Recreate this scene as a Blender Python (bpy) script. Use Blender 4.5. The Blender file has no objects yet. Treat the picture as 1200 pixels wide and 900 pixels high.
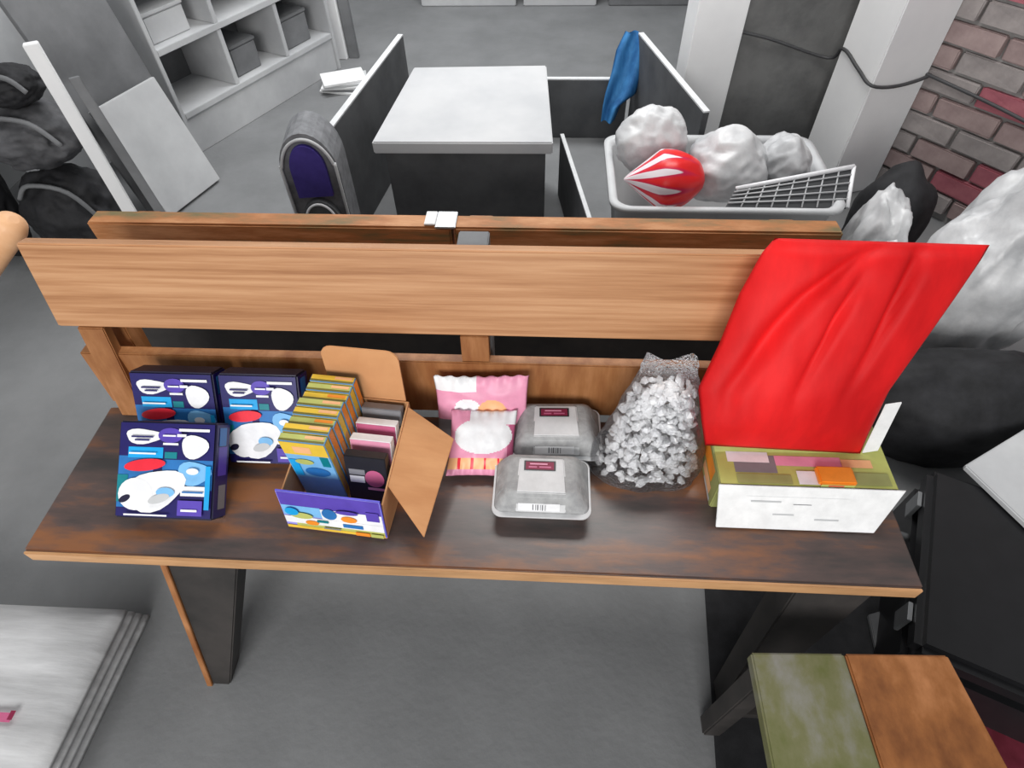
import bpy, bmesh, math, random
from mathutils import Vector, Matrix, noise
random.seed(7)
S = bpy.context.scene
COL = S.collection

# ------------------------------------------------------------------ camera
CAM_H, CAM_X, YAW, PITCH, ROLL, FPX = 1.4035, 0.1312, -0.0756, 0.8704, -0.0309, 702.3
C0 = Vector((CAM_X, 0, CAM_H))
FW = Vector((math.sin(YAW)*math.cos(PITCH), math.cos(YAW)*math.cos(PITCH), -math.sin(PITCH)))
R0 = Vector((math.cos(YAW), -math.sin(YAW), 0)); U0 = R0.cross(FW)
RT = R0*math.cos(ROLL) + U0*math.sin(ROLL); UP = -R0*math.sin(ROLL) + U0*math.cos(ROLL)
cd = bpy.data.cameras.new('camera'); cam = bpy.data.objects.new('camera', cd); COL.objects.link(cam)
cd.sensor_width = 36; cd.lens = FPX/1200*36; cd.clip_start = 0.02
M = Matrix((RT, UP, -FW)).transposed().to_4x4(); M.translation = C0
cam.matrix_world = M; S.camera = cam

# ------------------------------------------------------------------ world, lamps, exposure
w = bpy.data.worlds.new('world'); S.world = w; w.use_nodes = True
w.node_tree.nodes['Background'].inputs[0].default_value = (0.93, 0.97, 1.0, 1)
w.node_tree.nodes['Background'].inputs[1].default_value = 0.36
def area(name, loc, target, size, power, color=(1, 1, 1), sy=None):
    l = bpy.data.lights.new(name, 'AREA'); l.energy = power; l.color = color
    l.shape = 'RECTANGLE'; l.size = size; l.size_y = sy or size
    o = bpy.data.objects.new(name, l); COL.objects.link(o); o.location = loc
    o.rotation_euler = (Vector(target)-Vector(loc)).to_track_quat('-Z', 'Y').to_euler()
    return o
area('window_daylight', (-0.45, -2.3, 1.75), (0.0, 1.0, 0.6), 1.9, 90, (1, 0.99, 0.975), 1.3)
area('ceiling_lamp', (0.3, 1.9, 2.75), (0.3, 2.0, 0), 1.5, 34, (1, 0.985, 0.96), 0.5)
area('ceiling_lamp', (-0.5, 3.3, 2.75), (-0.5, 3.3, 0), 1.5, 58, (0.97, 0.985, 1), 0.6)
S.view_settings.view_transform = 'Standard'; S.view_settings.look = 'None'
S.view_settings.exposure = 0.0; S.view_settings.gamma = 1; S.view_settings.use_curve_mapping = False

# ------------------------------------------------------------------ pixel helpers (1200x900 frame)
def ray(x, y): return FW + RT*((x-600)/FPX) + UP*((450-y)/FPX)
def PZ(x, y, z):
    d = ray(x, y); return C0 + d*((z-C0.z)/d.z)
def PY(x, y, yy):
    d = ray(x, y); return C0 + d*((yy-C0.y)/d.y)

# ------------------------------------------------------------------ materials
def lin(c): return tuple(((v/255)/12.92 if v/255 <= 0.04045 else ((v/255+0.055)/1.055)**2.4) for v in c) + (1,)
MATS = {}
def mat(name, c1, c2=None, rough=0.6, scale=(8, 8, 8), detail=4, c3=None, bump=0.0, spec=0.4, metal=0.0, lo=0.35, hi=0.65, kind='noise', bscale=None):
    if name in MATS: return MATS[name]
    m = bpy.data.materials.new(name); m.use_nodes = True; nt = m.node_tree; N = nt.nodes; Lk = nt.links
    b = N['Principled BSDF']; b.inputs['Roughness'].default_value = rough
    b.inputs['Specular IOR Level'].default_value = spec; b.inputs['Metallic'].default_value = metal
    c2 = c2 or tuple(min(255, v*1.06+2) for v in c1)
    tc = N.new('ShaderNodeTexCoord'); mp = N.new('ShaderNodeMapping'); mp.inputs['Scale'].default_value = scale
    Lk.new(tc.outputs['Object'], mp.inputs[0])
    t = N.new('ShaderNodeTexNoise'); t.inputs['Scale'].default_value = 1; t.inputs['Detail'].default_value = detail+4; t.inputs['Roughness'].default_value = 0.62
    Lk.new(mp.outputs[0], t.inputs['Vector'])
    r = N.new('ShaderNodeValToRGB'); r.color_ramp.elements[0].position = lo; r.color_ramp.elements[1].position = hi
    r.color_ramp.elements[0].color = lin(c1); r.color_ramp.elements[1].color = lin(c2)
    if c3:
        e = r.color_ramp.elements.new((lo+hi)/2); e.color = lin(c3)
    Lk.new(t.outputs['Fac'], r.inputs[0]); Lk.new(r.outputs[0], b.inputs['Base Color'])
    if bump:
        bp = N.new('ShaderNodeBump'); bp.inputs['Strength'].default_value = bump; bp.inputs['Distance'].default_value = 0.01
        src = t
        if bscale:
            src = N.new('ShaderNodeTexNoise'); src.inputs['Scale'].default_value = bscale; src.inputs['Detail'].default_value = 5
            Lk.new(tc.outputs['Object'], src.inputs['Vector'])
        Lk.new(src.outputs['Fac'], bp.inputs['Height']); Lk.new(bp.outputs[0], b.inputs['Normal'])
    MATS[name] = m; return m
def plain(name, c, rough=0.5, spec=0.4, metal=0.0): return mat(name, c, None, rough, (30, 30, 30), 2, spec=spec, metal=metal)

concrete = mat('concrete', (116, 117, 118), (130, 131, 132), 0.75, (3, 3, 3), 6, bump=0.12, bscale=60)
wallgrey = mat('grey_plaster', (92, 92, 92), (120, 120, 119), 0.9, (5, 5, 5), 5, bump=0.2, bscale=30)
walllight = mat('light_plaster', (176, 177, 178), (196, 197, 198), 0.9, (3, 3, 3), 5)
whitepaint = mat('white_paint', (234, 234, 235), (242, 242, 242), 0.6, (4, 4, 4))
plank_wood = mat('plank_wood', (164, 112, 72), (206, 156, 114), 0.42, (2.2, 30, 80), 6, c3=(188, 136, 94), bump=0.05, spec=0.5)
post_wood = mat('post_wood', (136, 84, 46), (178, 124, 82), 0.5, (26, 26, 4), 6, c3=(156, 104, 62), bump=0.05)
old_wood = mat('old_rail_wood', (112, 104, 70), (206, 150, 104), 0.6, (5, 18, 40), 6, c3=(176, 116, 70), bump=0.1)
seat_wood = mat('worn_seat_wood', (66, 62, 61), (140, 92, 60), 0.3, (2.6, 11, 12), 6, c3=(92, 76, 72), bump=0.06, spec=0.5, lo=0.36, hi=0.60)
edge_wood = mat('seat_edge_wood', (170, 128, 88), (206, 158, 112), 0.5, (5, 30, 30), 5)
pale_wood = mat('pale_wood', (226, 170, 122), (240, 190, 146), 0.5, (20, 20, 5), 5)
darkwood = mat('dark_painted_wood', (40, 38, 37), (58, 54, 52), 0.6, (10, 10, 10), 5)
stool_wood = mat('mottled_stool_wood', (100, 56, 24), (190, 130, 84), 0.55, (12, 7, 9), 8, c3=(146, 92, 48), bump=0.12, lo=0.3, hi=0.7)
steel = plain('galvanised_steel', (150, 152, 154), 0.4, 0.5, 0.7)
chrome = plain('chrome', (220, 222, 224), 0.15, 0.5, 1.0)
cardboard = mat('cardboard', (204, 148, 100), (222, 168, 120), 0.85, (20, 3, 20), 5)
cardboard_in = mat('cardboard_inside', (196, 138, 92), (214, 158, 110), 0.85, (5, 20, 5), 5)
black = mat('black_fabric', (26, 26, 28), (42, 42, 45), 0.75, (20, 20, 20), 5, bump=0.15)
blackpl = plain('black_plastic', (28, 28, 30), 0.35)
dgrey = mat('dark_grey_board', (78, 79, 81), (98, 99, 101), 0.7, (6, 6, 6), 5)
mgrey = mat('mid_grey_board', (104, 105, 107), (126, 127, 129), 0.7, (5, 5, 5), 5)
lgrey = mat('light_grey_board', (184, 185, 187), (204, 205, 206), 0.55, (4, 4, 4), 4)
whiteboard = mat('white_laminate', (186, 187, 189), (200, 200, 201), 0.3, (4, 4, 4), 3)
bagwhite = mat('white_plastic_film', (176, 177, 179), (216, 216, 217), 0.35, (9, 9, 9), 3, bump=0.12, spec=0.5)
sheetwhite = mat('white_wrapped_sheet', (176, 176, 177), (212, 212, 213), 0.4, (3, 22, 10), 5, bump=0.3)
redcloth = mat('red_cloth', (196, 14, 18), (238, 30, 32), 0.62, (7, 3, 3), 3, bump=0.04, spec=0.25)
pulp = mat('grey_egg_pulp', (152, 152, 153), (176, 176, 176), 0.85, (60, 60, 60), 6, bump=0.25)
pulplab = plain('carton_label_grey', (206, 206, 207), 0.6)
maroon = plain('maroon_print', (126, 30, 62), 0.5)
navy = plain('navy_print', (30, 24, 92), 0.35); dnavy = plain('dark_navy_print', (28, 26, 52), 0.35)
blue = plain('blue_print', (40, 110, 176), 0.35); cyan = plain('cyan_print', (24, 158, 220), 0.35)
sky = plain('pale_blue_print', (120, 180, 226), 0.35); teal = plain('teal_print', (14, 122, 132), 0.35)
pwhite = plain('white_print', (232, 232, 234), 0.35); pred = plain('red_print', (226, 40, 58), 0.35)
ppurple = plain('purple_print', (86, 66, 168), 0.35); ylw = plain('yellow_print', (226, 188, 62), 0.4)
orange = plain('orange_print', (236, 140, 42), 0.4); lime = plain('lime_print', (182, 186, 104), 0.4)
ygreen = plain('olive_print', (152, 156, 98), 0.45); pink = plain('pink_print', (226, 150, 178), 0.4)
dpink = plain('rose_print', (186, 92, 128), 0.4); pgrey = plain('grey_print', (126, 126, 130), 0.4)
peach = plain('peach_print', (236, 178, 128), 0.4); pblack = plain('black_print', (34, 34, 38), 0.4)
paper = plain('white_paper', (232, 232, 232), 0.7); violetcloth = mat('purple_cloth', (58, 46, 122), (72, 58, 142), 0.6, (20, 20, 20))
bluecloth = mat('blue_cloth', (24, 84, 140), (62, 132, 190), 0.7, (18, 18, 5), 4, bump=0.1)
cablem = plain('grey_cable', (70, 70, 72), 0.5)
mortar = mat('mortar', (142, 140, 139), (164, 162, 160), 0.95, (20, 20, 20), 5, bump=0.3)
brickm = [mat('brick_grey', (138, 131, 130), (164, 156, 154), 0.9, (14, 14, 14), 6, bump=0.3),
          mat('brick_greybrown', (144, 124, 123), (168, 148, 145), 0.9, (14, 14, 14), 6, bump=0.3),
          mat('brick_red', (158, 88, 100), (180, 110, 118), 0.9, (14, 14, 14), 6, bump=0.3)]
brickred = mat('dark_red_cloth', (92, 16, 34), (122, 40, 58), 0.8, (12, 12, 12), 5)
def clear_mat():
    m = bpy.data.materials.new('clear_plastic_film'); m.use_nodes = True; nt = m.node_tree; N = nt.nodes
    out = N['Material Output']; N.remove(N['Principled BSDF'])
    g = N.new('ShaderNodeBsdfGlossy'); g.inputs['Roughness'].default_value = 0.12; g.inputs['Color'].default_value = (0.95, 0.96, 0.98, 1)
    t = N.new('ShaderNodeBsdfTransparent'); t.inputs['Color'].default_value = (0.97, 0.97, 0.98, 1)
    fr = N.new('ShaderNodeFresnel'); fr.inputs['IOR'].default_value = 1.6
    ns = N.new('ShaderNodeTexNoise'); ns.inputs['Scale'].default_value = 45; bp = N.new('ShaderNodeBump'); bp.inputs['Strength'].default_value = 0.6
    bp.inputs['Distance'].default_value = 0.01
    nt.links.new(ns.outputs['Fac'], bp.inputs['Height']); nt.links.new(bp.outputs[0], g.inputs['Normal']); nt.links.new(bp.outputs[0], fr.inputs['Normal'])
    mx = N.new('ShaderNodeMixShader'); nt.links.new(fr.outputs[0], mx.inputs[0]); nt.links.new(t.outputs[0], mx.inputs[1]); nt.links.new(g.outputs[0], mx.inputs[2])
    nt.links.new(mx.outputs[0], out.inputs['Surface']); return m
clear = clear_mat()
def stripes_mat():
    m = bpy.data.materials.new('red_white_stripes'); m.use_nodes = True; nt = m.node_tree; N = nt.nodes; b = N['Principled BSDF']
    tc = N.new('ShaderNodeTexCoord'); sp = N.new('ShaderNodeSeparateXYZ'); nt.links.new(tc.outputs['Object'], sp.inputs[0])
    a = N.new('ShaderNodeMath'); a.operation = 'ARCTAN2'; nt.links.new(sp.outputs['Z'], a.inputs[0]); nt.links.new(sp.outputs['Y'], a.inputs[1])
    k = N.new('ShaderNodeMath'); k.operation = 'MULTIPLY'; k.inputs[1].default_value = 10; nt.links.new(a.outputs[0], k.inputs[0])
    s = N.new('ShaderNodeMath'); s.operation = 'SINE'; nt.links.new(k.outputs[0], s.inputs[0])
    x = N.new('ShaderNodeMath'); x.operation = 'MULTIPLY_ADD'; x.inputs[1].default_value = 13; x.inputs[2].default_value = 0.55; nt.links.new(sp.outputs['X'], x.inputs[0])
    ad = N.new('ShaderNodeMath'); ad.operation = 'ADD'; nt.links.new(s.outputs[0], ad.inputs[0]); nt.links.new(x.outputs[0], ad.inputs[1])
    r = N.new('ShaderNodeValToRGB'); r.color_ramp.elements[0].position = 0.0; r.color_ramp.elements[0].color = lin((236, 224, 228))
    r.color_ramp.elements[1].position = 0.95; r.color_ramp.elements[1].color = lin((226, 26, 28)); e = r.color_ramp.elements.new(0.12); e.color = lin((200, 24, 78))
    nt.links.new(ad.outputs[0], r.inputs[0]); nt.links.new(r.outputs[0], b.inputs['Base Color']); b.inputs['Roughness'].default_value = 0.35
    return m
stripes = stripes_mat()

# ------------------------------------------------------------------ mesh helpers
def tag(o, label=None, cat=None, group=None, kind=None):
    if label: o['label'] = label
    if cat: o['category'] = cat
    if group: o['group'] = group
    if kind: o['kind'] = kind
    return o
def setpar(o, p):
    o.parent = p
    if p.type == 'EMPTY': o.matrix_parent_inverse = p.matrix_basis.inverted()
def link(name, me, mats, parent=None, smooth=False):
    for m in (mats if isinstance(mats, (list, tuple)) else [mats]): me.materials.append(m)
    if smooth:
        for p in me.polygons: p.use_smooth = True
    o = bpy.data.objects.new(name, me); COL.objects.link(o)
    if parent: setpar(o, parent)
    return o
def empty(name, loc, label, cat, group=None):
    e = bpy.data.objects.new(name, None); COL.objects.link(e); e.location = loc; e.empty_display_size = 0.05
    e.matrix_basis = Matrix.Translation(Vector(loc)); return tag(e, label, cat, group)
def bm_obj(name, bm, mats, parent=None, smooth=False):
    me = bpy.data.meshes.new(name); bmesh.ops.recalc_face_normals(bm, faces=bm.faces); bm.to_mesh(me); bm.free()
    return link(name, me, mats, parent, smooth)
def py_obj(name, vs, fs, mats, parent=None, smooth=False):
    bm = bmesh.new(); V = [bm.verts.new(v) for v in vs]
    for f in fs: bm.faces.new([V[i] for i in f])
    return bm_obj(name, bm, mats, parent, smooth)
def bm_box(bm, c, s, mtx=None, bevel=0.0):
    b2 = bmesh.new(); bmesh.ops.create_cube(b2, size=1)
    for v in b2.verts: v.co = Vector((v.co.x*s[0], v.co.y*s[1], v.co.z*s[2]))
    if bevel: bmesh.ops.bevel(b2, geom=list(b2.edges), offset=bevel, segments=2, affect='EDGES', clamp_overlap=True)
    T = Matrix.Translation(Vector(c)) if mtx is None else mtx
    for v in b2.verts: v.co = T @ (v.co + (Vector(c) if mtx is not None else Vector()))
    me = bpy.data.meshes.new('t'); b2.to_mesh(me); b2.free(); bm.from_mesh(me); bpy.data.meshes.remove(me)
def box(name, lo, hi, m, parent=None, bevel=0.002, mtx=None):
    bm = bmesh.new(); c = [(a+b)/2 for a, b in zip(lo, hi)]; s = [b-a for a, b in zip(lo, hi)]
    bm_box(bm, c, s, mtx, bevel); return bm_obj(name, bm, m, parent)
def hexa(name, q0, q1, m, parent=None, bevel=0.002):
    """solid between quad q0 and quad q1 (same winding)"""
    bm = bmesh.new(); a = [bm.verts.new(v) for v in q0]; b = [bm.verts.new(v) for v in q1]
    bm.faces.new(a); bm.faces.new(b[::-1])
    for i in range(4): bm.faces.new([a[i], a[(i+1) % 4], b[(i+1) % 4], b[i]])
    bmesh.ops.recalc_face_normals(bm, faces=bm.faces)
    if bevel: bmesh.ops.bevel(bm, geom=list(bm.edges), offset=bevel, segments=2, affect='EDGES', clamp_overlap=True)
    return bm_obj(name, bm, m, parent)
def slab(name, quad, th, m, parent=None, bevel=0.001):
    q = [Vector(p) for p in quad]; n = (q[1]-q[0]).cross(q[3]-q[0]).normalized()
    return hexa(name, q, [p - n*th for p in q], m, parent, bevel)
def tube(name, pts, r, m, parent=None, seg=8, closed=False):
    pts = [Vector(p) for p in pts]
    if len(pts) > 2:                                    # catmull-rom smoothing
        P = pts; out = []; n = len(P)
        rng = range(n if closed else n-1)
        for i in rng:
            g = (lambda k: P[k % n]) if closed else (lambda k: P[max(0, min(n-1, k))])
            a, b, c, d = g(i-1), g(i), g(i+1), g(i+2)
            for k in range(5):
                t = k/5; out.append(0.5*((2*b)+(c-a)*t+(2*a-5*b+4*c-d)*t*t+(3*b-a-3*c+d)*t**3))
        if not closed: out.append(P[-1])
        pts = out
    bm = bmesh.new(); rings = []; n = len(pts)
    for i, p in enumerate(pts):
        t = (pts[(i+1) % n] - pts[i-1]) if closed else (pts[min(n-1, i+1)] - pts[max(0, i-1)])
        t.normalize(); a = t.cross(Vector((0.13, 0.31, 1))).normalized(); b = t.cross(a)
        rings.append([bm.verts.new(p + (a*math.cos(k*2*math.pi/seg) + b*math.sin(k*2*math.pi/seg))*r) for k in range(seg)])
    for i in range(n if closed else n-1):
        A, B = rings[i], rings[(i+1) % n]
        for k in range(seg): bm.faces.new([A[k], A[(k+1) % seg], B[(k+1) % seg], B[k]])
    if not closed: bm.faces.new(rings[0]); bm.faces.new(rings[-1][::-1])
    return bm_obj(name, bm, m, parent, True)
def blob(name, c, s, m, parent=None, amp=0.18, freq=2.2, sub=4, seed=0, floor=None, crisp=0.0, power=1.0, local=False, shape=None):
    bm = bmesh.new(); bmesh.ops.create_icosphere(bm, subdivisions=sub, radius=1)
    off = Vector((seed*3.7, seed*1.3, -seed*2.1))
    for v in bm.verts:
        d = v.co.normalized()
        if power != 1: d = Vector([math.copysign(abs(q)**power, q) for q in d])
        n1 = noise.noise(d*freq+off); n2 = 1-abs(noise.noise(d*freq*1.5+off*1.7))*2
        k = 1 + amp*n1 + crisp*n2 + crisp*0.45*(1-abs(noise.noise(d*freq*2.9+off))*2)
        p = d*k
        if shape: p = shape(p)
        v.co = Vector((p.x*s[0], p.y*s[1], p.z*s[2])) + (Vector() if local else Vector(c))
        if floor is not None and v.co.z < floor: v.co.z = floor
    o = bm_obj(name, bm, m, parent, True)
    if local: o.location = c
    return o
def loft(name, loops, m, parent=None, mtx=None, n=6, smooth=True, cap0=True, cap1=True):
    """loops: (z, half_w, half_d, corner_r, dx, dy) rounded rectangles"""
    bm = bmesh.new(); R = []
    for L in loops:
        z, a, b, r = L[:4]; dx = L[4] if len(L) > 4 else 0; dy = L[5] if len(L) > 5 else 0; ring = []
        for q, (sx, sy) in enumerate(((1, 1), (-1, 1), (-1, -1), (1, -1))):
            for k in range(n+1):
                t = (q + k/n)*math.pi/2
                p = Vector((sx*(a-r)+r*math.cos(t)+dx, sy*(b-r)+r*math.sin(t)+dy, z))
                ring.append(bm.verts.new(mtx @ p if mtx else p))
        R.append(ring)
    N = len(R[0])
    for A, B in zip(R, R[1:]):
        for k in range(N): bm.faces.new([A[k], A[(k+1) % N], B[(k+1) % N], B[k]])
    if cap0: bm.faces.new(R[0][::-1])
    if cap1: bm.faces.new(R[-1])
    o = bm_obj(name, bm, m, parent, False)
    if smooth:
        for p in o.data.polygons: p.use_smooth = len(p.vertices) == 4
    return o
def decal(name, O, U, V, shapes, parent):
    """flat print: shapes = (material, [(u,v)...]) on the face at O spanned by unit vectors U, V"""
    O, U, V = Vector(O), Vector(U).normalized(), Vector(V).normalized(); Nn = U.cross(V).normalized()
    me = bpy.data.meshes.new(name); mats = []; vs = []; fs = []; mi = []
    for k, (m, pl) in enumerate(shapes):
        if m not in mats: mats.append(m)
        i0 = len(vs)
        for u, v in pl: vs.append(O+U*u+V*v+Nn*(0.0005+0.00025*k))
        fs.append(list(range(i0, len(vs)))); mi.append(mats.index(m))
    me.from_pydata(vs, [], fs)
    for p, i in zip(me.polygons, mi): p.material_index = i
    return link(name, me, mats, parent)
def rc(u0, v0, u1, v1): return [(u0, v0), (u1, v0), (u1, v1), (u0, v1)]
def el(u, v, a, b, n=20, rot=0.0, lump=0.0):
    o = []
    for k in range(n):
        t = 2*math.pi*k/n; rr = 1+lump*math.sin(3*t+1)
        x, y = a*rr*math.cos(t), b*rr*math.sin(t)
        o.append((u+x*math.cos(rot)-y*math.sin(rot), v+x*math.sin(rot)+y*math.cos(rot)))
    return o

# ================================================================== SETTING
tag(box('floor', (-4, -1.5, -0.06), (4.2, 5.2, 0), concrete, bevel=0), kind='structure')
tag(box('wall_back', (-4, 4.9, 0), (4.2, 5.05, 2.9), walllight, bevel=0), kind='structure')
tag(box('wall_left', (-2.35, -1.5, 0), (-2.2, 4.9, 2.9), walllight, bevel=0), kind='structure')
tag(box('wall_partition', (0.84, 2.5, 0), (2.2, 2.64, 2.9), wallgrey, bevel=0), kind='structure')
tag(box('trim_1', (0.66, 2.46, 0), (0.84, 2.66, 2.9), whitepaint, bevel=0.004), kind='structure')
# white pillar, turned a little so that two of its faces show
pm = Matrix.Translation((1.33, 2.34, 0)) @ Matrix.Rotation(math.radians(20), 4, 'Z')
tag(box('trim_2', (-0.115, -0.10, 0), (0.115, 0.10, 2.9), whitepaint, bevel=0.004, mtx=pm), kind='structure')
# brick wall on the right, running towards the viewer
WS = Vector((1.40, 2.42, 0)); ang = math.atan2(-0.80, 0.60); wm = Matrix.Translation(WS) @ Matrix.Rotation(ang, 4, 'Z')
bw = box('wall_right', (0, 0.0, 0), (2.6, 0.12, 2.9), mortar, bevel=0, mtx=wm); tag(bw, kind='structure')
BL, BH, BG = 0.215, 0.065, 0.011
bmes = []
for i in range(9):
    bm = bmesh.new(); hw = BL/2 if i < 6 else BL/4-BG/4
    bm_box(bm, (0, 0, 0), (hw*2, 0.03, BH), None, 0.004)
    for v in bm.verts: v.co += Vector((random.uniform(-1, 1), random.uniform(-1, 1), random.uniform(-1, 1)))*0.0022
    me = bpy.data.meshes.new('brick'); bmesh.ops.recalc_face_normals(bm, faces=bm.faces); bm.to_mesh(me); bm.free()
    me.materials.append(brickm[i % 3]); bmes.append(me)
for r in range(14):
    x = 0.0; z = 0.02+BG+BH/2+r*(BH+BG)
    first = r % 2
    for k in range(9):
        half = first and k == 0
        t = random.random(); ci = 2 if t < 0.3 else (1 if t < 0.6 else 0)
        me = bmes[(6+ci) if half else ci+3*random.randint(0, 1)]
        Lb = (BL-BG)/2 if half else BL
        o = bpy.data.objects.new('brick', me); COL.objects.link(o); o.parent = bw
        o.matrix_basis = wm @ Matrix.Translation((x+Lb/2, -0.006+random.uniform(-0.003, 0.003), z))
        x += Lb+BG
# cable running along the wall and over the pillar
cp = [(0.86, 2.494, 0.60), (1.0, 2.494, 0.555), (1.13, 2.494, 0.53), (1.255, 2.20, 0.50)]
def on_pillar(u, v, z): return pm @ Vector((u, v, z))
cpts = [PY(842, 32, 2.488), PY(900, 45, 2.488), PY(970, 68, 2.488), on_pillar(-0.121, 0.085, 0.505), on_pillar(-0.122, -0.02, 0.475), on_pillar(-0.121, -0.106, 0.452), on_pillar(0.0, -0.106, 0.435), on_pillar(0.12, -0.106, 0.455),
        wm @ Vector((0.10, -0.028, 0.46)), wm @ Vector((0.4, -0.028, 0.44)), wm @ Vector((0.8, -0.028, 0.40)), wm @ Vector((1.4, -0.028, 0.37))]
tag(tube('wall_cable', cpts, 0.006, cablem, seg=6), 'thin grey cable strung along the wall and over the white pillar', 'cable')

# ================================================================== BENCH IN FRONT
bn = empty('wooden_bench', (0, 0.55, 0), 'brown wooden bench with wide backrest plank and worn dark seat', 'bench')
seat = box('seat', (-0.75, 0.40, 0.42), (0.75, 0.712, 0.45), seat_wood, bn, 0.003)
box('seat_edge', (-0.748, 0.3945, 0.421), (0.748, 0.3995, 0.448), edge_wood, seat, 0.001)
TX = 0.022
pb, ptp = Vector((0, 0.738, 0.6536)), Vector((0, 0.776, 0.809))
pn = Vector((0, ptp.z-pb.z, -(ptp.y-pb.y))).normalized()     # points away from the viewer, back and down
q = [Vector((-0.75, pb.y, pb.z)), Vector((0.75, pb.y, pb.z)), Vector((0.75, ptp.y, ptp.z)), Vector((-0.75, ptp.y, ptp.z))]
hexa('backrest_plank', q, [p+pn*0.026 for p in q], plank_wood, bn, 0.003)
hexa('lower_rail', [(-0.74, 0.716, 0.462), (0.74, 0.716, 0.462), (0.74, 0.728, 0.594), (-0.74, 0.728, 0.594)],
     [(-0.74, 0.738, 0.462), (0.74, 0.738, 0.462), (0.74, 0.750, 0.594), (-0.74, 0.750, 0.594)], post_wood, bn, 0.002)
for xc in (-0.69, 0.012, 0.69):
    a, b = xc-0.026, xc+0.026; zt_ = 0.80 if abs(xc) < 0.1 else 0.72; dy_ = (zt_-0.43)*0.127
    # upper, slanted part carrying the plank
    hexa('back_post', [(a, 0.7395, 0.40), (b, 0.7395, 0.40), (b, 0.7645, 0.652), (a, 0.7645, 0.652)] if False else
         [(a, 0.7535, 0.43), (b, 0.7535, 0.43), (b, 0.7535+dy_, zt_), (a, 0.7535+dy_, zt_)],
         [(a, 0.795, 0.43), (b, 0.795, 0.43), (b, 0.795+dy_, zt_), (a, 0.795+dy_, zt_)], mgrey if abs(xc) < 0.1 else post_wood, bn, 0.002)
    hexa('leg', [(a, 0.755, 0.0), (b, 0.755, 0.0), (b, 0.755, 0.429), (a, 0.755, 0.429)],
         [(a, 0.80, 0.0), (b, 0.80, 0.0), (b, 0.80, 0.429), (a, 0.80, 0.429)], darkwood, bn, 0.002)
# end boards that carry plank and rail on the outside of the left and right posts
for sx in (-1, 1):
    a, b = sorted((sx*0.715, sx*0.665))
    hexa('arm_post', [(a, 0.690, 0.45), (b, 0.690, 0.45), (b, 0.7365, 0.652), (a, 0.7365, 0.652)],
         [(a, 0.7155, 0.45), (b, 0.7155, 0.45), (b, 0.7575, 0.652), (a, 0.7575, 0.652)], post_wood, bn, 0.002)
hexa('arm_post', [(-0.014, 0.7305, 0.595), (0.036, 0.7305, 0.595), (0.036, 0.7375, 0.652), (-0.014, 0.7375, 0.652)],
     [(-0.014, 0.7525, 0.595), (0.036, 0.7525, 0.595), (0.036, 0.7595, 0.652), (-0.014, 0.7595, 0.652)], post_wood, bn, 0.001)
for xc in (-0.45, 0.63):                                       # splayed, tapering front legs
    lg = hexa('leg', [(xc-0.065, 0.405, 0.42), (xc+0.065, 0.405, 0.42), (xc+0.065, 0.47, 0.42), (xc-0.065, 0.47, 0.42)],
         [(xc-0.115, 0.305, 0), (xc-0.075, 0.305, 0), (xc-0.075, 0.36, 0), (xc-0.115, 0.36, 0)], darkwood, bn, 0.003)
    if xc < 0: hexa('leg_edge', [(xc-0.075, 0.40, 0.418), (xc-0.063, 0.40, 0.418), (xc-0.063, 0.47, 0.418), (xc-0.075, 0.47, 0.418)],
         [(xc-0.125, 0.30, 0), (xc-0.113, 0.30, 0), (xc-0.113, 0.36, 0), (xc-0.125, 0.36, 0)], post_wood, lg, 0.001)
    box('cross_bar', (xc-0.03, 0.42, 0.385), (xc+0.03, 0.76, 0.4195), darkwood, bn, 0.002)

# second bench standing back to back with it
rb = empty('wooden_bench', (-0.05, 1.15, 0), 'weathered wooden bench behind, seen as its narrow back rail with steel bracket', 'bench')
for x0, x1 in ((-0.80, -0.055), (-0.049, 0.70)):
    box('back_rail', (x0, 0.985, 0.615), (x1, 1.03, 0.703), old_wood, rb, 0.004)
box('seat', (-0.80, 1.05, 0.38), (0.70, 1.36, 0.41), seat_wood, rb, 0.003)
for xc in (-0.70, 0.0, 0.60):
    box('back_post', (xc-0.025, 1.031, 0.0), (xc+0.025, 1.049, 0.69), post_wood, rb, 0.002)
for xc in (-0.70, 0.60):
    box('leg', (xc-0.03, 1.28, 0), (xc+0.03, 1.33, 0.379), darkwood, rb, 0.002)
box('gap_shade_board', (-0.88, 1.0, 0.10), (0.72, 1.03, 0.60), darkwood, rb, 0.003)  # added dark board, stands in for the shade seen below the front backrest plank
br = box('bracket', (-0.085, 0.98, 0.7035), (-0.045, 1.034, 0.708), steel, rb, 0.001)
box('bracket_plate', (-0.04, 0.974, 0.612), (0.0, 0.984, 0.69), steel, br, 0.002)
box('bracket_tongue', (-0.108, 0.99, 0.704), (-0.086, 1.034, 0.708), whitepaint, br, 0.001)

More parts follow.
